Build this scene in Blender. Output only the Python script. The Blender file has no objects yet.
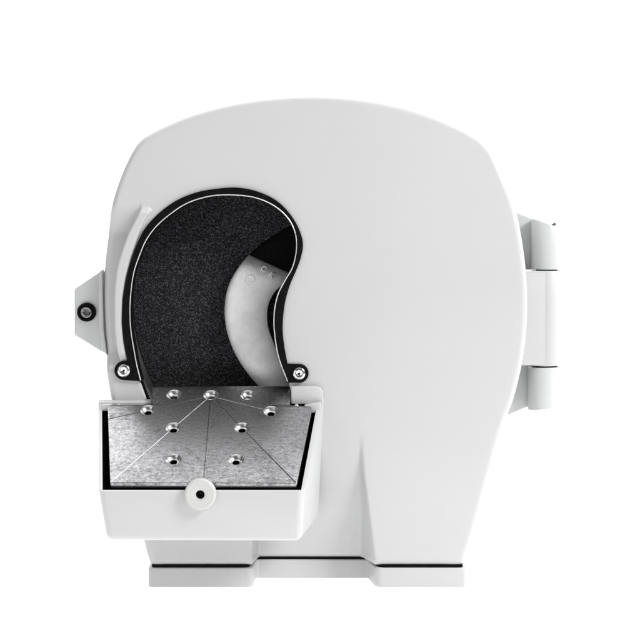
import bpy, bmesh, math, random
import numpy as np
from mathutils import Vector, Matrix

# ---------------------------------------------------------------- units
U = 0.0006                      # one drawing unit in metres (about 0.6 mm)
CX, HZ, GZ, D = 315.0, 230.0, 587.0, 1500.0   # camera axis, eye level, ground line, distance
def W3(x, y, Y):                # drawing units (x right, y down, Y away) -> world
    return Vector(((x - CX) * U, Y * U, (GZ - y) * U))
def at(px, py, Y):              # drawing position of what is seen at px, py when it stands Y behind the front
    s = (D + Y) / D
    return (CX + (px - CX) * s, HZ + (py - HZ) * s)

scene = bpy.context.scene
col = scene.collection

# ---------------------------------------------------------------- camera
cam = bpy.data.cameras.new("camera")
cam.sensor_width = 36.0
cam.lens = 36.0 * D / 640.0
cam.shift_x = (320 - CX) / 640.0
cam.shift_y = -(320 - HZ) / 640.0
cam.clip_start, cam.clip_end = 0.05, 100
camo = bpy.data.objects.new("camera", cam)
camo.location = (0, -D * U, (GZ - HZ) * U)
camo.rotation_euler = (math.pi / 2, 0, 0)
col.objects.link(camo)
scene.camera = camo

# ---------------------------------------------------------------- light
world = bpy.data.worlds.new("World")
scene.world = world
world.use_nodes = True
bg = world.node_tree.nodes["Background"]
bg.inputs[0].default_value = (1, 1, 1, 1)
bg.inputs[1].default_value = 0.10

def area(name, loc, target, sx, sy, power, spread=180):
    l = bpy.data.lights.new(name, 'AREA')
    l.shape = 'RECTANGLE'; l.size = sx; l.size_y = sy; l.energy = power
    l.spread = math.radians(spread)
    o = bpy.data.objects.new(name, l)
    o.location = loc
    o.rotation_euler = (Vector(target) - Vector(loc)).to_track_quat('-Z', 'Y').to_euler()
    col.objects.link(o)
    return o
area("softbox_overhead", (0.0, 0.0, 1.25), (0.0, 0.0, 0.0), 1.8, 1.3, 17)
area("softbox_key", (0.80, -0.55, 0.80), (0.0, 0.0, 0.17), 0.34, 0.34, 12.0)
area("added_fill", (-0.85, -1.05, 0.40), (0.0, 0.0, 0.14), 0.6, 0.6, 2.4)  # added front-left fill, lifts the lug, hollow and left foot
area("softbox_right", (1.0, 0.15, 0.35), (0.1, 0.05, 0.15), 0.5, 0.7, 3.3)
area("backdrop_fill", (0.0, 0.70, 1.35), (0.0, 1.6, 0.4), 3.2, 0.6, 72)  # added lamp that keeps the backdrop pure white
area("underfloor_fill", (0.0, -0.1, -0.55), (0.0, -0.1, 0.0), 1.3, 1.3, 22)      # added lamp below the translucent floor, washes out the shadow there

scene.view_settings.view_transform = 'Standard'
scene.view_settings.look = 'None'
scene.view_settings.exposure = 0.03
scene.view_settings.gamma = 1.0

# ---------------------------------------------------------------- materials
def mat(name):
    m = bpy.data.materials.new(name); m.use_nodes = True
    nt = m.node_tree
    return m, nt, nt.nodes["Principled BSDF"]
def N(nt, t, **kw):
    n = nt.nodes.new(t)
    for k, v in kw.items(): setattr(n, k, v)
    return n
def ramp(nt, src, stops):
    r = N(nt, 'ShaderNodeValToRGB')
    e = r.color_ramp.elements
    while len(e) < len(stops): e.new(0.5)
    for el, (p, c) in zip(e, stops):
        el.position = p
        el.color = (c, c, c, 1) if not isinstance(c, tuple) else c + (1,)
    nt.links.new(src, r.inputs[0])
    return r.outputs[0]
def coords(nt, scale=(1, 1, 1)):
    tc = N(nt, 'ShaderNodeTexCoord'); mp = N(nt, 'ShaderNodeMapping')
    mp.inputs['Scale'].default_value = scale
    nt.links.new(tc.outputs['Object'], mp.inputs[0])
    return mp.outputs[0]
def noise(nt, vec, scale, detail=3, rough=0.5):
    n = N(nt, 'ShaderNodeTexNoise')
    n.inputs['Scale'].default_value = scale
    n.inputs['Detail'].default_value = detail
    n.inputs['Roughness'].default_value = rough
    nt.links.new(vec, n.inputs['Vector'])
    return n.outputs['Fac']
def bump(nt, h, p, strength, dist):
    b = N(nt, 'ShaderNodeBump')
    b.inputs['Strength'].default_value = strength
    b.inputs['Distance'].default_value = dist
    nt.links.new(h, b.inputs['Height'])
    nt.links.new(b.outputs[0], p.inputs['Normal'])

def enamel(name, base, rough=0.38):
    m, nt, p = mat(name)
    v = coords(nt)
    c1 = tuple(b * 0.975 for b in base)
    # faint cloudy wear of the enamel and a few tiny dirt specks
    cl = ramp(nt, noise(nt, v, 9, 4), [(0.35, c1), (0.65, base)])
    vor = N(nt, 'ShaderNodeTexVoronoi'); vor.inputs['Scale'].default_value = 53
    nt.links.new(v, vor.inputs['Vector'])
    rare = N(nt, 'ShaderNodeSeparateColor'); nt.links.new(vor.outputs['Color'], rare.inputs[0])
    gate = N(nt, 'ShaderNodeMath', operation='GREATER_THAN'); gate.inputs[1].default_value = 0.962
    nt.links.new(rare.outputs[0], gate.inputs[0])
    near = N(nt, 'ShaderNodeMath', operation='LESS_THAN'); near.inputs[1].default_value = 0.024
    nt.links.new(vor.outputs['Distance'], near.inputs[0])
    mul = N(nt, 'ShaderNodeMath', operation='MULTIPLY')
    nt.links.new(gate.outputs[0], mul.inputs[0]); nt.links.new(near.outputs[0], mul.inputs[1])
    sc_ = N(nt, 'ShaderNodeMath', operation='MULTIPLY'); sc_.inputs[1].default_value = 0.55
    nt.links.new(mul.outputs[0], sc_.inputs[0])
    mx = N(nt, 'ShaderNodeMix', data_type='RGBA')
    nt.links.new(sc_.outputs[0], mx.inputs[0]); nt.links.new(cl, mx.inputs[6])
    mx.inputs[7].default_value = (0.12, 0.11, 0.10, 1)
    nt.links.new(mx.outputs[2], p.inputs['Base Color'])
    rr = ramp(nt, noise(nt, v, 25, 3), [(0.3, rough - 0.05), (0.7, rough + 0.07)])
    nt.links.new(rr, p.inputs['Roughness'])
    bump(nt, noise(nt, v, 420, 2), p, 0.06, 0.0004)
    return m
M_BODY = enamel("white_enamel", (0.505, 0.507, 0.507))
M_HINGE = enamel("hinge_enamel", (0.50, 0.51, 0.504))
M_KNOB = enamel("white_plastic", (0.52, 0.52, 0.51), 0.3)

def black_rubber(name, b=0.003, rough=0.5):
    m, nt, p = mat(name)
    v = coords(nt)
    c = ramp(nt, noise(nt, v, 300, 3), [(0.3, b), (0.75, b * 2.2)])
    nt.links.new(c, p.inputs['Base Color'])
    p.inputs['Roughness'].default_value = rough
    p.inputs['Specular IOR Level'].default_value = 0.06
    bump(nt, noise(nt, v, 700, 2), p, 0.15, 0.0003)
    return m
M_RUBBER = black_rubber("black_rubber")
M_DARK = black_rubber("matt_black", 0.003, 0.8)  # flat black; also paints the shade at the guard's top

def metal(name, base, r0, r1, bs=0.1, scale=400):
    m, nt, p = mat(name)
    v = coords(nt)
    p.inputs['Metallic'].default_value = 1
    c = ramp(nt, noise(nt, v, scale, 4), [(0.3, base * 0.75), (0.7, base)])
    nt.links.new(c, p.inputs['Base Color'])
    r = ramp(nt, noise(nt, v, scale * 0.6, 3), [(0.3, r0), (0.7, r1)])
    nt.links.new(r, p.inputs['Roughness'])
    bump(nt, noise(nt, v, scale * 1.5, 2), p, bs, 0.0003)
    return m
M_SCREW = metal("screw_steel", 0.75, 0.16, 0.3)
M_BOLT = metal("dark_steel", 0.22, 0.2, 0.35)
M_HOLE = metal("bright_countersink", 0.52, 0.24, 0.4, 0.15, 600)
M_TRIM = metal("trim_steel", 0.85, 0.3, 0.45)

def make_plate_metal():
    m, nt, p = mat("milled_aluminium")
    v = coords(nt)
    p.inputs['Metallic'].default_value = 1
    n1 = noise(nt, v, 55, 6, 0.7)                       # stains
    n2 = noise(nt, coords(nt, (330, 560, 300)), 1, 3, 0.6)   # short wipe marks across the plate
    n3 = noise(nt, v, 900, 3, 0.6)                      # grain
    n1x = N(nt, 'ShaderNodeMath', operation='MULTIPLY_ADD'); nt.links.new(n1, n1x.inputs[0]); n1x.inputs[1].default_value = 0.8; n1x.inputs[2].default_value = 0.1
    a = N(nt, 'ShaderNodeMath', operation='ADD'); nt.links.new(n1x.outputs[0], a.inputs[0]); nt.links.new(n2, a.inputs[1])
    b = N(nt, 'ShaderNodeMath', operation='ADD'); nt.links.new(a.outputs[0], b.inputs[0]); nt.links.new(n3, b.inputs[1])
    h = N(nt, 'ShaderNodeMath', operation='DIVIDE'); nt.links.new(b.outputs[0], h.inputs[0]); h.inputs[1].default_value = 3
    c = ramp(nt, h.outputs[0], [(0.38, (0.12, 0.12, 0.125)), (0.49, (0.26, 0.26, 0.265)), (0.60, (0.38, 0.38, 0.39))])
    nt.links.new(c, p.inputs['Base Color'])
    r = ramp(nt, h.outputs[0], [(0.40, 0.36), (0.58, 0.22)])
    nt.links.new(r, p.inputs['Roughness'])
    bump(nt, h.outputs[0], p, 0.2, 0.0005)
    return m
M_PLATE = make_plate_metal()

def make_cast():
    m, nt, p = mat("cast_aluminium")
    v = coords(nt)
    c = ramp(nt, noise(nt, v, 90, 5, 0.65), [(0.3, 0.62), (0.7, 0.80)])
    nt.links.new(c, p.inputs['Base Color'])
    p.inputs['Metallic'].default_value = 0.2
    p.inputs['Roughness'].default_value = 0.5
    bump(nt, noise(nt, v, 450, 4, 0.6), p, 0.3, 0.0006)
    return m
M_CAST = make_cast()

def make_grit():
    m, nt, p = mat("abrasive_grit")
    v = coords(nt)
    vor = N(nt, 'ShaderNodeTexVoronoi'); vor.inputs['Scale'].default_value = 1700
    nt.links.new(v, vor.inputs['Vector'])
    s = N(nt, 'ShaderNodeSeparateColor'); nt.links.new(vor.outputs['Color'], s.inputs[0])
    c = ramp(nt, s.outputs[0], [(0.0, (0.004, 0.004, 0.005)), (0.45, (0.012, 0.012, 0.014)), (0.75, (0.032, 0.032, 0.036)), (1.0, (0.10, 0.10, 0.108))])
    nt.links.new(c, p.inputs['Base Color'])
    p.inputs['Roughness'].default_value = 0.6
    p.inputs['Specular IOR Level'].default_value = 0.18
    mul = N(nt, 'ShaderNodeMath', operation='MULTIPLY'); mul.inputs[1].default_value = 0.6
    nt.links.new(s.outputs[1], mul.inputs[0])
    add = N(nt, 'ShaderNodeMath', operation='SUBTRACT')
    nt.links.new(mul.outputs[0], add.inputs[0]); nt.links.new(vor.outputs['Distance'], add.inputs[1])
    bump(nt, add.outputs[0], p, 0.7, 0.0008)
    return m
M_GRIT = make_grit()

m_, nt_, p_ = mat("translucent_white")
cc = ramp(nt_, noise(nt_, coords(nt_), 40, 3), [(0.3, 0.90), (0.7, 0.93)])
nt_.links.new(cc, p_.inputs['Base Color'])
p_.inputs['Roughness'].default_value = 0.9
p_.inputs['Specular IOR Level'].default_value = 0.1
tr_ = N(nt_, 'ShaderNodeBsdfTranslucent'); tr_.inputs[0].default_value = (0.9, 0.9, 0.9, 1)
mx_ = N(nt_, 'ShaderNodeMixShader'); mx_.inputs[0].default_value = 0.4  # translucent so the added lamp below brightens the floor
nt_.links.new(p_.outputs[0], mx_.inputs[1]); nt_.links.new(tr_.outputs[0], mx_.inputs[2])
nt_.links.new(mx_.outputs[0], nt_.nodes['Material Output'].inputs[0])
M_SWEEP = m_

# ---------------------------------------------------------------- mesh helpers
def link(name, me, m, parent=None, smooth=40):
    o = bpy.data.objects.new(name, me)
    col.objects.link(o)
    if m is not None:
        for k in (m if isinstance(m, (list, tuple)) else [m]): me.materials.append(k)
    if parent is not None: o.parent = parent
    if smooth:
        me.polygons.foreach_set("use_smooth", [True] * len(me.polygons))
        me.set_sharp_from_angle(angle=math.radians(smooth))
    return o
def mesh(verts, faces):
    me = bpy.data.meshes.new("m")
    me.from_pydata([tuple(v) for v in verts], [], [tuple(f) for f in faces])
    me.update()
    return me
def fix_normals(me):
    bm = bmesh.new(); bm.from_mesh(me)
    bmesh.ops.recalc_face_normals(bm, faces=bm.faces)
    bm.to_mesh(me); bm.free()
    return me
def catmull(pts, closed=False, step=1.5, alpha=0.5):
    P = [np.array(p, float) for p in pts]
    n = len(P); out = []
    for i in range(n if closed else n - 1):
        if closed: p0, p1, p2, p3 = P[i - 1], P[i], P[(i + 1) % n], P[(i + 2) % n]
        else:
            p1, p2 = P[i], P[i + 1]
            p0 = P[i - 1] if i > 0 else 2 * p1 - p2
            p3 = P[i + 2] if i + 2 < n else 2 * p2 - p1
        t0 = 0; t1 = t0 + np.linalg.norm(p1 - p0) ** alpha
        t2 = t1 + np.linalg.norm(p2 - p1) ** alpha; t3 = t2 + np.linalg.norm(p3 - p2) ** alpha
        k = max(2, int(np.linalg.norm(p2 - p1) / step))
        for t in np.linspace(t1, t2, k, endpoint=False):
            A1 = (t1 - t) / (t1 - t0) * p0 + (t - t0) / (t1 - t0) * p1
            A2 = (t2 - t) / (t2 - t1) * p1 + (t - t1) / (t2 - t1) * p2
            A3 = (t3 - t) / (t3 - t2) * p2 + (t - t2) / (t3 - t2) * p3
            B1 = (t2 - t) / (t2 - t0) * A1 + (t - t0) / (t2 - t0) * A2
            B2 = (t3 - t) / (t3 - t1) * A2 + (t - t1) / (t3 - t1) * A3
            out.append((t2 - t) / (t2 - t1) * B1 + (t - t1) / (t2 - t1) * B2)
    if not closed: out.append(P[-1])
    return np.array(out)
def fillet(poly, radii, seg=6):
    out = []; n = len(poly)
    for i, p in enumerate(poly):
        r = radii[i] if isinstance(radii, (list, tuple)) else radii
        p = np.array(p, float)
        if r <= 0: out.append(p); continue
        a = np.array(poly[i - 1], float) - p; b = np.array(poly[(i + 1) % n], float) - p
        la, lb = np.linalg.norm(a), np.linalg.norm(b); a /= la; b /= lb
        ang = math.acos(max(-1, min(1, a @ b)))
        d = min(r / math.tan(ang / 2), la * 0.49, lb * 0.49)
        s, e = p + a * d, p + b * d
        for t in np.linspace(0, 1, seg + 1):
            out.append((1 - t) ** 2 * s + 2 * t * (1 - t) * p + t * t * e)
    return np.array(out)
def filled(outline, thick, bevel=0.0, holes=(), res=2):
    """solid of a 2-D outline (with holes), thickness along local z (0 .. thick), rounded edges"""
    cu = bpy.data.curves.new("c", 'CURVE'); cu.dimensions = '2D'; cu.fill_mode = 'BOTH'
    for pts in [outline] + list(holes):
        sp = cu.splines.new('POLY'); sp.points.add(len(pts) - 1)
        for q, p in zip(sp.points, pts): q.co = (p[0], p[1], 0, 1)
        sp.use_cyclic_u = True
    cu.extrude = max(thick / 2 - bevel, 0.001)
    cu.bevel_depth = bevel; cu.bevel_resolution = res
    cu.offset = -bevel
    o = bpy.data.objects.new("c", cu); col.objects.link(o)
    dg = bpy.context.evaluated_depsgraph_get(); dg.update()
    me = bpy.data.meshes.new_from_object(o.evaluated_get(dg))
    bpy.data.objects.remove(o); bpy.data.curves.remove(cu)
    me.materials.clear()
    bm = bmesh.new(); bm.from_mesh(me)
    bmesh.ops.remove_doubles(bm, verts=bm.verts, dist=0.0005)
    for v in bm.verts: v.co.z += thick / 2
    bmesh.ops.recalc_face_normals(bm, faces=bm.faces)
    bm.to_mesh(me); bm.free()
    return me
def mapped(me, f):
    for v in me.vertices: v.co = f(v.co)
    return fix_normals(me)
def slab(outline, Y0, Y1, bevel=0.0, holes=(), res=2):      # outline in front view, Y0 (near) .. Y1 (far)
    return mapped(filled(outline, Y1 - Y0, bevel, holes, res), lambda c: W3(c.x, c.y, Y0 + c.z))
def flat(outline, y_bot, y_top, bevel=0.0):                 # outline in plan (x, Y), y_bot .. y_top heights
    return mapped(filled(outline, y_bot - y_top, bevel), lambda c: W3(c.x, y_top + c.z, c.y))
def lathe(cx, cy, prof, n=40, axis='Y'):
    """profile of (radius, Y, hex) round an axis pointing at the viewer; hex = 1 makes a six-sided ring"""
    vs, fs = [], []
    for (r, Y, *hx) in prof:
        h = hx[0] if hx else 0
        for i in range(n):
            a = 2 * math.pi * i / n
            rr = r
            if h:
                b = (a % (math.pi / 3)) - math.pi / 6
                rr = r * math.cos(math.pi / 6) / math.cos(b)
            vs.append(W3(cx + rr * math.cos(a), cy + rr * math.sin(a), Y))
    for k in range(len(prof) - 1):
        for i in range(n):
            j = (i + 1) % n
            fs.append((k * n + i, k * n + j, (k + 1) * n + j, (k + 1) * n + i))
    fs.append(tuple(range(n))[::-1]); fs.append(tuple((len(prof) - 1) * n + i for i in range(n)))
    return fix_normals(mesh(vs, fs))
def tube(pts3, r, n=8):
    vs, fs = [], []
    P = [Vector(p) for p in pts3]
    for i, p in enumerate(P):
        t = (P[min(i + 1, len(P) - 1)] - P[max(i - 1, 0)]).normalized()
        a = t.cross(Vector((0, 1, 0))).normalized(); b = t.cross(a).normalized()
        for k in range(n):
            w = 2 * math.pi * k / n
            vs.append(p + a * (r * math.cos(w)) + b * (r * math.sin(w)))
    for i in range(len(P) - 1):
        for k in range(n):
            j = (k + 1) % n
            fs.append((i * n + k, i * n + j, (i + 1) * n + j, (i + 1) * n + k))
    fs.append(tuple(range(n))); fs.append(tuple((len(P) - 1) * n + k for k in range(n)))
    return fix_normals(mesh(vs, fs))

# ---------------------------------------------------------------- setting: white translucent sweep, lit from below by an added lamp
def build_sweep():
    vs, fs = [], []
    prof = [(-2.2, 0)] + [(1.3, 0)]
    R = 0.5
    for i in range(1, 25):
        a = math.pi / 2 * i / 24
        prof.append((1.3 + R * math.sin(a), R - R * math.cos(a)))
    prof.append((1.8, 2.6))
    for x in (-4.5, 4.5):
        for (y, z) in prof: vs.append((x, y, z))
    n = len(prof)
    for i in range(n - 1): fs.append((i, i + 1, n + i + 1, n + i))
    me = mesh(vs, fs)
    o = link("backdrop", me, M_SWEEP, None, 60)
    o["kind"] = "structure"
build_sweep()

# ---------------------------------------------------------------- the machine
root = bpy.data.objects.new("model_trimmer", None)
col.objects.link(root)
root.location = (0, 0, 0)
root.empty_display_size = 0.05
root["label"] = "white enamelled bench grinder with a kidney-shaped window and sloping metal work table"
root["category"] = "dental model trimmer"

# outline of the housing, seen from the front
OUT_R = [(315, 95), (345, 96.3), (375, 100), (400, 105), (425, 112), (450, 121.5), (470, 131), (483, 139.5), (491, 148), (497, 159),
         (506, 180), (515, 204), (522, 236), (526.5, 270), (528, 300), (527, 332), (522.5, 365), (514.5, 398), (505, 424),
         (494, 462), (483, 502), (472, 541), (465.5, 560)]
BOT = [(464, 564), (461, 565.8), (440, 565.8), (390, 565.8), (315, 565.8), (240, 565.8), (170, 565.8), (153, 565.8), (150, 564)]
OUT_L = [(148, 559), (143, 541), (135, 505), (127, 470), (119.5, 435), (111, 402), (105.5, 367), (102.5, 335), (101, 300),
         (102, 268), (105, 240), (109, 215), (115, 192), (124, 168), (133, 150), (141, 139.5), (151, 132.5), (172, 122), (195, 113), (222, 105.5), (250, 100), (282, 96.3)]
OUT = catmull(OUT_R + BOT + OUT_L, True, 1.5)
# window opening
WIN = [(141, 384), (134, 366), (128, 351), (125.5, 335), (125, 310), (127, 292), (130, 275), (136, 254), (147, 231), (162, 215), (180, 203.5), (200, 196),
       (220, 193), (240, 192.5), (260, 197), (275, 204.5), (287, 217), (295, 231), (298.5, 246), (296, 259), (291, 271), (285, 286), (280.5, 303),
       (279, 320), (280, 346), (283, 362), (289, 384), (290.5, 404), (280, 409), (220, 410), (160, 409), (150, 404)]
WINC = catmull(WIN, True, 1.5)

def ray_hits(poly, c, th, inner=False):
    A = poly - c; B = np.roll(poly, -1, axis=0) - c
    out = np.zeros((len(th), 2))
    for i, t in enumerate(th):
        d = np.array((math.cos(t), math.sin(t)))
        ca = A[:, 0] * d[1] - A[:, 1] * d[0]; cb = B[:, 0] * d[1] - B[:, 1] * d[0]
        idx = np.where((ca * cb <= 0) & (ca != cb))[0]
        best = None
        for k in idx:
            s = ca[k] / (ca[k] - cb[k]); p = A[k] + s * (B[k] - A[k])
            r = p @ d
            if r > 0 and (best is None or (r < best if inner else r > best)): best = r
        out[i] = c + d * best
    return out
def normals2(p):
    t = np.roll(p, -1, axis=0) - np.roll(p, 1, axis=0)
    t /= np.linalg.norm(t, axis=1)[:, None]
    return np.stack([t[:, 1], -t[:, 0]], 1)      # outward for angle-increasing order in y-down axes
def smin(a, b, k):
    h = np.clip(0.5 + 0.5 * (b - a) / k, 0, 1)
    return b + (a - b) * h - k * h * (1 - h)
def sstep(x, a, b):
    t = np.clip((x - a) / (b - a), 0, 1); return t * t * (3 - 2 * t)
LIP = np.array([(142, 205), (137, 216.5), (129, 232), (122.5, 250), (117.5, 268), (115, 285), (114.2, 305), (114.5, 325), (116, 342), (119, 356), (124, 372)])
LIPC = catmull(LIP, False, 1.0)
GOC = np.array([(150, 207), (152, 211), (146, 220), (139, 236), (131.5, 258), (126.3, 278), (123.3, 298), (122.6, 322), (124.4, 342), (127.3, 358)], float)
def depth(P):
    x, y = P[:, 0], P[:, 1]
    # the arch between the two feet leans back towards the bottom
    q = (y - 462) / 14.0
    d0 = 36 * 14.0 / 102 * np.where(q > 20, q, np.log1p(np.exp(np.minimum(q, 20))))
    xr = 363.5 + (y - 470) * (0.125) + 0.0
    xr = np.where(y < 470, 363.5, xr)
    xl = 256 - (y - 470) * 0.05
    e = np.maximum(d0, 0)
    arch = smin(smin(e, 2.9 * (xr - x), 8.0), 6.0 * (x - xl), 7.0)
    arch = np.clip(arch, 0, None)
    arch = arch * sstep(y, 400, 450)
    # hollow on the left, outside the raised lip round the window
    lx = np.interp(y, LIPC[:, 1], LIPC[:, 0], left=LIPC[0, 0], right=LIPC[-1, 0])
    s = sstep(lx - x, -0.2, 2.2)
    v = sstep(y, 199, 236) * (1 - sstep(y, 352, 374))
    hollow = 16 * s * v
    # the lip itself stands proud of the cover
    inner = np.interp(y, GOC[:, 1], GOC[:, 0])
    lip = sstep(x - lx, -0.5, 2.0) * sstep(y, 205, 215) * (1 - sstep(y, 352, 362)) * (x < 175) * (y < 364) * (1 - sstep(x - inner, -2.5, 0.5))
    return arch + hollow - 5.0 * lip

def build_cover():
    c = np.array((200.0, 295.0))
    th = []
    O_ang = None
    # angles: finer towards the bottom where the arch is
    base = np.linspace(0, 2 * math.pi, 1300, endpoint=False)
    th = base
    O = ray_hits(OUT, c, th); Wn = ray_hits(WINC, c, th)
    no = normals2(O); nw = normals2(Wn)
    BO, BW = 6.5, 2.2
    Oi = ray_hits(OUT - normals2(OUT) * BO, c, th, True); Wi = Wn + nw * BW
    rings, Ys = [], []
    rings.append(Wn.copy()); Ys.append(22.0)
    rings.append(Wn.copy()); Ys.append(BW)
    for k in range(1, 4):
        a = math.pi / 2 * k / 4
        rings.append(Wn + nw * BW * (1 - math.cos(a))); Ys.append(BW * (1 - math.sin(a)))
    K = 95
    for k in range(K + 1):
        f = k / K
        rings.append(Wi * (1 - f) + Oi * f); Ys.append(0.0)
    for k in range(1, 8):
        a = math.pi / 2 * k / 7
        rings.append(Oi + (O - Oi) * math.sin(a)); Ys.append(BO * (1 - math.cos(a)))
    rings.append(O.copy()); Ys.append(56.0)
    rings.append(O - no * 6); Ys.append(56.0)
    n = len(th); vs = []; 
    nr = len(rings)
    for k, (r, Y) in enumerate(zip(rings, Ys)):
        d = depth(r)
        if k >= nr - 2 or k == 0: d = d * 0
        for i in range(n):
            vs.append(W3(r[i, 0], r[i, 1], Y + d[i]))
    fs = []
    for k in range(nr - 1):
        for i in range(n):
            j = (i + 1) % n
            fs.append((k * n + i, k * n + j, (k + 1) * n + j, (k + 1) * n + i))
    me = mesh(vs, fs)
    fix_normals(me)
    for p in list(me.polygons)[:n]: p.material_index = 1           # the window's inner wall is black
    return link("front_cover", me, [M_BODY, M_DARK], root, 60)
cover = build_cover()

# rear housing
def inset(p, d):
    # p runs clockwise on screen
    return p - normals2(p) * d
rear = slab(inset(OUT, 1.5)[::2], 57, 200, 10, res=4)
rear_o = link("rear_housing", rear, M_BODY, root, 35)

# base plate and the dark seam above it
def footprint(g):
    poly = [(148 + g, -1.5 + g), (252.5 - g, -1.5 + g), (255 - g, 37 + g), (369 + g, 37 + g), (375.5 + g, -1.5 + g), (466.5 - g, -1.5 + g), (466.5 - g, 200 - g), (148 + g, 200 - g)]
    return fillet(poly, [5, 7, 4, 4, 9, 5, 8, 8], 7)
link("base_plate", flat(footprint(0), 587, 567.9, 1.2), M_BODY, root, 35)
link("base_gasket", flat(footprint(3.2), 568.2, 565.0, 0), M_RUBBER, root, 35)

# grinding wheel
link("grinding_wheel", lathe(316, 302, [(30, 55.8), (188, 55.8), (190, 55), (190, 53), (188.5, 51), (4, 51)], 128), M_GRIT, root, 30)

# black window gasket with bosses for its two screws
def arc(cx, cy, r, a0, a1, n=16):
    return [(cx + r * math.cos(math.radians(a)), cy + r * math.sin(math.radians(a))) for a in np.linspace(a0, a1, n)]
GO = catmull([(127.3, 358), (124.4, 342), (122.6, 322), (123.3, 300), (126.3, 280), (131.5, 260), (139, 240), (146, 227.5), (160, 212.5), (177, 200.3), (197, 192.3), (217, 188.7),
              (238, 187.7), (258, 191.7), (277, 201), (290, 214), (299, 229), (303, 244), (300.8, 258), (296, 271), (290, 285), (285.2, 302), (283, 320), (282.8, 332), (284.5, 347), (287.5, 363.5)], False, 1.5)
GI = catmull([(141.5, 381.5), (137.5, 366), (134, 347), (131.3, 330), (130.3, 311), (131.3, 292), (134.3, 272), (140, 255), (146.5, 240), (156, 227), (170, 214.5), (188, 203), (212, 196),
              (238, 195.3), (258, 198.5), (276, 207), (289, 219.5), (295.5, 234), (296.3, 250), (292.5, 267), (285, 280.5), (278.5, 293), (275, 307), (274, 321), (275, 336), (278, 354), (282.5, 368), (288.3, 382.5)], False, 1.5)
lb, rb = (124.3, 370.3), (299.2, 373.2)
gout = arc(*lb, 9.6, 95, 285) [::1] + list(map(tuple, GO)) + [(297, 363.8)] + arc(*rb, 9.4, -88, 92) + list(map(tuple, GI[::-1])) + [(139.5, 380.8)]
gasket = link("window_gasket", slab(gout, -3.2, 24, 0.8), M_RUBBER, root, 35)
link("trim_line", tube([W3(p[0], p[1], -3.4) for p in GI[1:-1]], 0.62 * U), M_TRIM, gasket, 60)
def screw(name, cx, cy, r, Yf, m, parent, hexr, depth_=3.0):
    prof = [(r * 0.9, Yf + 3.5), (r, Yf + 3.2), (r, Yf + 2.0), (r * 0.93, Yf + 0.9), (r * 0.78, Yf + 0.25), (r * 0.62, Yf), (r * 0.5, Yf + 0.1),
            (hexr * 1.12, Yf + 0.3, 0), (hexr, Yf + 0.5, 1), (hexr * 0.98, Yf + depth_, 1), (0.05, Yf + depth_ + 0.5)]
    return link(name, lathe(cx, cy, prof, 48), m, parent, 30)
screw("screw", lb[0], lb[1], 6.6, -6.4, M_SCREW, gasket, 1.9)
screw("screw", rb[0], rb[1], 6.4, -6.4, M_SCREW, gasket, 1.9)

# cast splash guard inside the window
def build_guard():
    L = catmull([at(*p, 36) for p in [(297, 222), (283, 229), (268, 238), (255, 248), (244, 260), (235, 272.5), (228, 287), (224.7, 305), (225.6, 325), (231.5, 346), (241.5, 365), (252, 379), (266, 394), (280, 405)]], False, 1.2)
    Rr = catmull([at(*p, 36) for p in [(318, 224), (312, 232), (308, 242), (304, 253), (298, 266), (287, 280), (274, 293), (268.5, 304), (267, 316), (268.2, 328), (273, 342), (281, 362), (290, 382), (297, 405)]], False, 1.2)
    n, Mx = 90, 22
    tl = np.linspace(0, len(L) - 1, n); tr = np.interp(np.linspace(0, 1, n), [0, 0.25, 1], [0, 0.285, 1]) * (len(Rr) - 1)
    vs, fs = [], []
    for i in range(n):
        a = np.array([np.interp(tl[i], range(len(L)), L[:, k]) for k in (0, 1)])
        b = np.array([np.interp(tr[i], range(len(Rr)), Rr[:, k]) for k in (0, 1)])
        t_ = i / n; lean = 4 * max(0.0, 1 - t_ / 0.6) + 12 * max(0.0, 1 - max(0.0, t_ - 0.245) / 0.075) ** 2
        for j in range(Mx + 1):
            f = j / Mx
            p = a * (1 - f) + b * f
            roll = 37 - 6 * math.sin(math.pi * min(1, max(0, f)) ** 0.8) ** 0.7 if 0 < f < 1 else 37
            vs.append(W3(p[0], p[1], roll + lean * (1 - 0.3 * f)))
    for i in range(n):
        for j in (0, Mx):
            pass
    w = Mx + 1
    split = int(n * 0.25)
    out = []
    for nm, i0, i1, m, par in (("splash_guard", split, n - 1, M_CAST, root), ("guard_top_shade", 0, split, M_DARK, None)):  # black upper piece stands in for the shade on the guard
        fs = [(i * w + j, i * w + j + 1, (i + 1) * w + j + 1, (i + 1) * w + j) for i in range(i0, i1) for j in range(Mx)]
        me = mesh(vs, fs)
        bm = bmesh.new(); bm.from_mesh(me)
        bmesh.ops.delete(bm, geom=[v for v in bm.verts if not v.link_faces], context='VERTS')
        bmesh.ops.recalc_face_normals(bm, faces=bm.faces)
        if sum(f.normal.y for f in bm.faces) > 0: bmesh.ops.reverse_faces(bm, faces=bm.faces)
        r = bmesh.ops.extrude_face_region(bm, geom=bm.faces[:])
        for v in r['geom']:
            if isinstance(v, bmesh.types.BMVert): v.co.y = max(v.co.y, 50.5 * U)
        bmesh.ops.recalc_face_normals(bm, faces=bm.faces)
        bm.to_mesh(me); bm.free()
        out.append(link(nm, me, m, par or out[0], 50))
    return out[0]
guard = build_guard()

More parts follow.
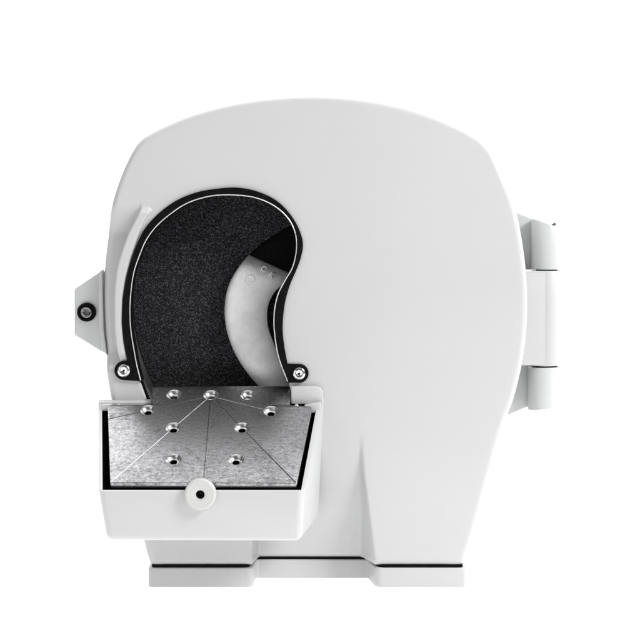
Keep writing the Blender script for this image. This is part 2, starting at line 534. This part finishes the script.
# raised casting marks on the guard
def text_mesh(s, size, thick):
    cu = bpy.data.curves.new("t", 'FONT'); cu.body = s; cu.size = size; cu.extrude = thick; cu.align_x = 'CENTER'; cu.align_y = 'CENTER'
    o = bpy.data.objects.new("t", cu); col.objects.link(o)
    dg = bpy.context.evaluated_depsgraph_get(); dg.update()
    me = bpy.data.meshes.new_from_object(o.evaluated_get(dg))
    bpy.data.objects.remove(o); bpy.data.curves.remove(cu); me.materials.clear()
    return me
def place_mark(me, px, py, ang, Y):
    cx, cy = at(px, py, Y); ca, sa = math.cos(ang), math.sin(ang)
    return mapped(me, lambda c: W3(cx + c.x * ca - (-c.y) * sa, cy + c.x * sa + (-c.y) * ca, Y - c.z))
GV = np.array([(v.co.x / U + CX, GZ - v.co.z / U, v.co.y / U) for v in guard.data.vertices if v.co.y < 43 * U])
GP = np.stack([CX + (GV[:, 0] - CX) * D / (D + GV[:, 2]), HZ + (GV[:, 1] - HZ) * D / (D + GV[:, 2])], 1)
def guard_Y(px, py):
    return float(GV[np.argmin((GP[:, 0] - px) ** 2 + (GP[:, 1] - py) ** 2), 2])
for s, px, py, a, size in (("C", 263.5, 269.0, 0.5, 8), ("K", 271.5, 275.0, 0.75, 8)):
    link("casting_letter", place_mark(text_mesh(s, size, 1.5), px, py, a, guard_Y(px, py) - 0.8), M_CAST, guard, 30)
ring_me = filled(arc(0, 0, 4.2, 0, 350, 36), 2.6, 0.4, [arc(0, 0, 2.7, 0, 350, 36)])
link("casting_ring", place_mark(ring_me, 250.5, 279.5, 0, guard_Y(250.5, 279.5) + 1.0), M_CAST, guard, 35)

# clamp lug on the left with its dark socket bolt
lug = [at(*p, 22) for p in [(74.3, 289), (98, 273), (108, 270), (108, 354), (100, 351), (74.3, 335)]]
lug_o = link("clamp_lug", slab(fillet(lug, [5, 1, 0, 0, 1, 5]), 22, 54, 1.6), M_HINGE, root, 35)
rid = [at(*p, 16) for p in [(98.8, 272), (102.2, 270), (102.8, 300), (103.6, 330), (107, 355), (102.4, 351), (99.5, 330), (98.6, 300)]]
link("lug_ridge", slab(fillet(rid, [0.8, 0, 0, 0, 0, 0.8, 0, 0], 3), 15.5, 30, 0.8), M_BODY, lug_o, 35)
bx, by = at(86.6, 312.2, 20)
bolt = link("bolt", lathe(bx, by, [(9.2, 23.5), (9.6, 23), (9.6, 19.5), (9.0, 18.8), (7.2, 18.8), (6.9, 19.6), (6.9, 21.2), (0.05, 21.2)], 48), M_RUBBER, lug_o, 30)
link("bolt_head", lathe(bx, by, [(5.9, 21.4), (5.9, 18.6), (5.6, 17.6), (4.6, 17.4), (3.9, 17.8, 0), (3.5, 18.2, 1), (3.4, 21, 1), (0.05, 21.1)], 48), M_BOLT, bolt, 30)

# hinge at the right: two knuckles on the housing, one on the cover
YH = 62
def knuckle(name, px0, px1, top, bot, web, m, parent, arm=9, r_edge=0.8):
    """barrel seen from px0 to px1; top / bot give the outline heights at its left and right; web = flat arm to the housing"""
    (x0, _), (x1, _) = at(px0, 300, YH), at(px1, 300, YH)
    cx, r = (x0 + x1) / 2, (x1 - x0) / 2
    bm = bmesh.new(); n = 56
    def hh(pair, x):
        f = (x - x0) / (x1 - x0)
        px = px0 + f * (px1 - px0)
        return at(px, pair[0] + f * (pair[1] - pair[0]), YH)[1]
    rows = []
    for kind in ('t0', 't1', 't2', 'b2', 'b1', 'b0'):
        row = []
        for i in range(n):
            a = 2 * math.pi * i / n
            k = {'0': r - r_edge, '1': r - r_edge * 0.3, '2': r}[kind[1]]
            x = cx + k * math.cos(a); Y = YH + k * math.sin(a)
            y = hh(top if kind[0] == 't' else bot, x)
            dz = {'0': 0, '1': r_edge * 0.3, '2': r_edge}[kind[1]]
            y += dz if kind[0] == 't' else -dz
            row.append(bm.verts.new(W3(x, y, Y)))
        rows.append(row)
    for A, B in zip(rows, rows[1:]):
        for i in range(n): bm.faces.new((A[i], A[(i + 1) % n], B[(i + 1) % n], B[i]))
    bm.faces.new(rows[0]); bm.faces.new(rows[-1])
    me = bpy.data.meshes.new("k"); bmesh.ops.recalc_face_normals(bm, faces=bm.faces); bm.to_mesh(me); bm.free()
    o = link(name, me, m, parent, 40)
    wpoly = [at(*p, YH - 6) for p in web]
    wb = link("hinge_arm", slab(fillet(wpoly, 0.8, 3), YH + arm, YH + arm + 14, 1.0), m, o, 35)
    return o
up = knuckle("hinge_knuckle", 531.5, 563, (218.5, 230), (269.3, 269.3), [(505, 208), (518, 211.6), (536, 219.5), (547, 223), (547, 270.2), (505, 270.2)], M_HINGE, root)
lo = knuckle("hinge_knuckle", 528, 558.5, (367, 366.2), (409.8, 405.5), [(496, 365.6), (544, 365.6), (544, 408.5), (529, 408.8), (509, 417.5), (496, 420)], M_HINGE, root)
mid = knuckle("hinge_knuckle", 531, 562.5, (270.4, 270.4), (365.4, 364.6), [(515, 271.0), (546, 271.0), (546, 364.6), (505, 364.6)], M_BODY, cover, -15.9)
mid.parent = root
(pxm, _) = at(546.5, 300, YH)
link("hinge_rod", mapped(filled(arc(pxm, YH, 11.0, 0, 352, 45), 130, 0), lambda c: W3(c.x, 244 + c.z, c.y)), M_RUBBER, mid, 35)
hx, hy = at(551.5, 224.2, YH)
link("hinge_pin", tube([W3(hx - 3.0, hy + 2.5, YH - 12), W3(hx + 2.2, hy - 0.6, YH - 12)], 1.6 * U, 12), M_BOLT, up, 40)

# ---------------------------------------------------------------- work table
TZ = [-118.0, 470.0, 0.0, 398.0]                         # rim height: front Y, y ; back Y, y
def build_tray():
    fl, fr = (115.5, -120), (305.4, -120)
    bl, br = (98.0, 1.5), (324.0, 1.5)
    def rim(x, Y): return 398 + (470.5 - 398) * (-Y) / 120.0
    o8 = [(fl[0], rim(*fl), fl[1]), (fr[0], rim(*fr), fr[1]), (br[0], rim(*br), br[1]), (bl[0], rim(*bl) + 3, bl[1]),
          (123, 517, -116), (302.3, 517.5, -116), (318, 520, 1.5), (111, 524, 1.5)]
    inn = [(119.3, -118.3), (302.2, -118.3), (317.5, -6), (102.8, -6)]
    it = [(x, rim(x, Y), Y) for x, Y in inn]
    ib = [(x + (6 if x < 200 else -5), rim(x, Y) + 24, Y + (1 if Y < -50 else 0)) for x, Y in inn]
    vs = [W3(*p) for p in o8 + it + ib]
    fs = [(0, 1, 9, 8), (1, 2, 10, 9), (2, 3, 11, 10), (3, 0, 8, 11),
          (8, 9, 13, 12), (9, 10, 14, 13), (10, 11, 15, 14), (11, 8, 12, 15), (12, 13, 14, 15),
          (0, 4, 5, 1), (1, 5, 6, 2), (2, 6, 7, 3), (3, 7, 4, 0), (4, 7, 6, 5)]
    me = mesh(vs, fs)
    bm = bmesh.new(); bm.from_mesh(me); bm.verts.ensure_lookup_table(); bm.faces.ensure_lookup_table()
    for f in bm.faces[4:9]: f.material_index = 1  # cavity walls and floor in black
    bmesh.ops.recalc_face_normals(bm, faces=bm.faces)
    def edges(pairs):
        s = {frozenset(p) for p in pairs}
        return [e for e in bm.edges if frozenset((e.verts[0].index, e.verts[1].index)) in s]
    for f in bm.faces[0:4]: f.material_index = 2
    bmesh.ops.bevel(bm, geom=edges([(0, 4), (1, 5), (4, 5), (5, 6), (4, 7)]), offset=6.5 * U, segments=6, profile=0.5, affect='EDGES')
    small = [e for e in bm.edges if sorted(f.material_index == 2 for f in e.link_faces) == [False, True]]
    bmesh.ops.bevel(bm, geom=small, offset=0.55 * U, segments=2, profile=0.5, affect='EDGES', clamp_overlap=True)
    for f in bm.faces:
        if f.material_index == 2: f.material_index = 0
    bm.to_mesh(me); bm.free()
    return link("work_table", me, [M_BODY, M_DARK], root, 35)
table = build_tray()

# plane of the metal plate
A = np.array([*at(211, 386, 6), 6.0]); B = np.array([*at(203, 483, -114.5), -114.5])
dy, dY = B[1] - A[1], B[2] - A[2]
LEN = math.hypot(dy, dY); ty, tY = dy / LEN, dY / LEN            # down-slope direction in (y, Y)
def on_plate(px, py):
    # eye ray: (CX + (px-CX) s, HZ + (py-HZ) s, D (s-1)); plane through A
    # (y - A1) * tY - (Y - A2) * ty = 0
    s = ((-HZ + A[1]) * tY + (-D - A[2]) * ty) / ((py - HZ) * tY - D * ty)
    x = CX + (px - CX) * s; y = HZ + (py - HZ) * s; Y = D * (s - 1)
    return (x, (y - A[1]) * ty + (Y - A[2]) * tY)
def plate_map(c):
    if c.y > LEN_END - 9: c = Vector((c.x, c.y + c.z * 0.42, c.z))      # front edge cut upright                                                  # local (x, s, depth below the top face)
    y = A[1] + c.y * ty + c.z * (-tY); Y = A[2] + c.y * tY + c.z * ty
    return W3(c.x, y, Y)
LEN_END = on_plate(203, 482.8)[1]
def build_plate():
    px = [(152.5, 386), (290, 386), (290, 405), (312.5, 406.5), (297, 483), (110, 482.4), (107.5, 404.5), (150, 404.5)]
    poly = fillet([on_plate(*p) for p in px], [5, 2, 2, 4, 2, 2, 4, 2], 5)
    me = filled(poly, 5.4, 0.8, res=2)
    o = link("plate", me, M_PLATE, table, None)
    holes = [(174, 394.5), (211, 395), (248, 395), (148, 410), (271, 411), (173.3, 427.5), (242, 427.5), (173.5, 459), (236, 459.5)]
    bm = bmesh.new()
    def cone(cx, cy, prof, n=40):
        rows = [[bm.verts.new((cx + r * math.cos(2 * math.pi * i / n), cy + r * math.sin(2 * math.pi * i / n), z)) for i in range(n)] for r, z in prof]
        for P_, Q in zip(rows, rows[1:]):
            for i in range(n): bm.faces.new((P_[i], P_[(i + 1) % n], Q[(i + 1) % n], Q[i]))
        bm.faces.new(rows[0][::-1]); bm.faces.new(rows[-1])
    for p in holes:
        cx, cy = on_plate(*p)
        cone(cx, cy, [(8.1, -1), (7.6, -0.001), (7.2, 0.9), (6.5, 1.9), (5.5, 2.9), (4.3, 3.6), (3.5, 3.9), (3.3, 4.3), (3.3, 9)])
    o2 = None
    bmesh.ops.recalc_face_normals(bm, faces=bm.faces)
    cm = bpy.data.meshes.new("cut"); bm.to_mesh(cm); bm.free(); cm.materials.append(M_HOLE)
    for p in cm.polygons: p.use_smooth = True
    bm = bmesh.new()
    def groove(a, b, w=0.7, d=0.5):
        a, b = Vector(on_plate(*a)), Vector(on_plate(*b))
        t = (b - a).normalized(); n = Vector((-t.y, t.x)) * w
        pts = []
        for q in (a, b):
            pts.append([bm.verts.new((q.x + n.x * 1.6, q.y + n.y * 1.6, -0.5)), bm.verts.new((q.x - n.x * 1.6, q.y - n.y * 1.6, -0.5)), bm.verts.new((q.x, q.y, d))])
        P_, Q = pts
        for i in range(3): bm.faces.new((P_[i], P_[(i + 1) % 3], Q[(i + 1) % 3], Q[i]))
        bm.faces.new(P_[::-1]); bm.faces.new(Q)
    c0 = (210.5, 396)
    for e, gw, gd in (((104, 420), 0.7, 0.5), ((109, 483.5), 0.6, 0.3), ((203, 486), 0.7, 0.5), ((299, 486), 0.7, 0.5), ((276, 412.5), 0.7, 0.5)):
        groove(c0, e, gw, gd)
    bmesh.ops.recalc_face_normals(bm, faces=bm.faces)
    gm = bpy.data.meshes.new("cut2"); bm.to_mesh(gm); bm.free(); gm.materials.append(M_PLATE)
    for k, m2 in enumerate((gm, cm)):
        co = bpy.data.objects.new("cut", m2); col.objects.link(co)
        md = o.modifiers.new("b", 'BOOLEAN'); md.operation = 'DIFFERENCE'; md.object = co; md.solver = 'EXACT'; md.material_mode = 'TRANSFER'
        md.use_self = True
        dg = bpy.context.evaluated_depsgraph_get(); dg.update()
        new = bpy.data.meshes.new_from_object(o.evaluated_get(dg))
        o.modifiers.clear(); bpy.data.objects.remove(co)
        o.data = new
    mapped(o.data, plate_map)
    o.data.polygons.foreach_set("use_smooth", [True] * len(o.data.polygons))
    o.data.set_sharp_from_angle(angle=math.radians(20))
    return o
plate = build_plate()

# ear of the table and the little pins at its back corners
ear = fillet([at(*p, -7) for p in [(291, 386.5), (322.8, 386.5), (322.8, 404), (291, 404)]], [1, 9, 1, 1], 8)
link("table_ear", slab(ear, -9, 1, 1.2), M_BODY, table, 35)
link("table_ear", slab(fillet([at(*p, -4) for p in [(99.5, 401.6), (151, 401.6), (151, 406.5), (99.5, 410)]], [1, 1, 1, 1], 3), -8, 0, 1.0), M_BODY, table, 35)
def pin(px, py, Y, r, l, m):
    x, y = at(px, py, Y)
    link("pin", lathe(x, y, [(r, Y + l), (r, Y + r * 0.5), (r * 0.8, Y + r * 0.15), (r * 0.5, Y)], 24), m, table, 40)
pin(119, 406.5, -12, 2.2, 9, M_SCREW); pin(122.2, 408.2, -13, 1.6, 9, M_KNOB)
pin(296.5, 407, -13, 2.6, 9, M_SCREW)
def pad(px, Y0, Y1):
    link("corner_pad", slab(fillet([at(*p, Y0) for p in px], 1.6, 4), Y0, Y1, 1.0), M_BODY, table, 35)
pad([(304, 405.5), (322, 402), (319.5, 413), (306.5, 413.5)], -17, -4)
pad([(101, 404.5), (111.5, 404.5), (110.5, 411), (101, 411.5)], -16, -4)

# knob on the front rim
kx, ky = at(200.3, 494.4, -124)
kx2, ky2 = at(201.3, 494, -121)
k = 1.0
knob = link("clamp_knob", lathe(kx, ky, [(9, -116), (13.4, -117), (14.4, -118.2), (14.6, -123.5), (14.2, -125.0), (13.2, -125.8), (11.8, -126.0), (10.8, -125.7), (9.5, -125.8), (4.6, -126), (4.1, -125.7), (4.0, -119), (0.05, -119)], 56), M_KNOB, table, 40)
link("knob_screw", lathe(kx, ky + 0.2, [(3.9, -119.1), (3.9, -121.5), (3.0, -122.4), (2.2, -122.3, 1), (2.0, -120, 1), (0.05, -119.8)], 24), M_RUBBER, knob, 40)
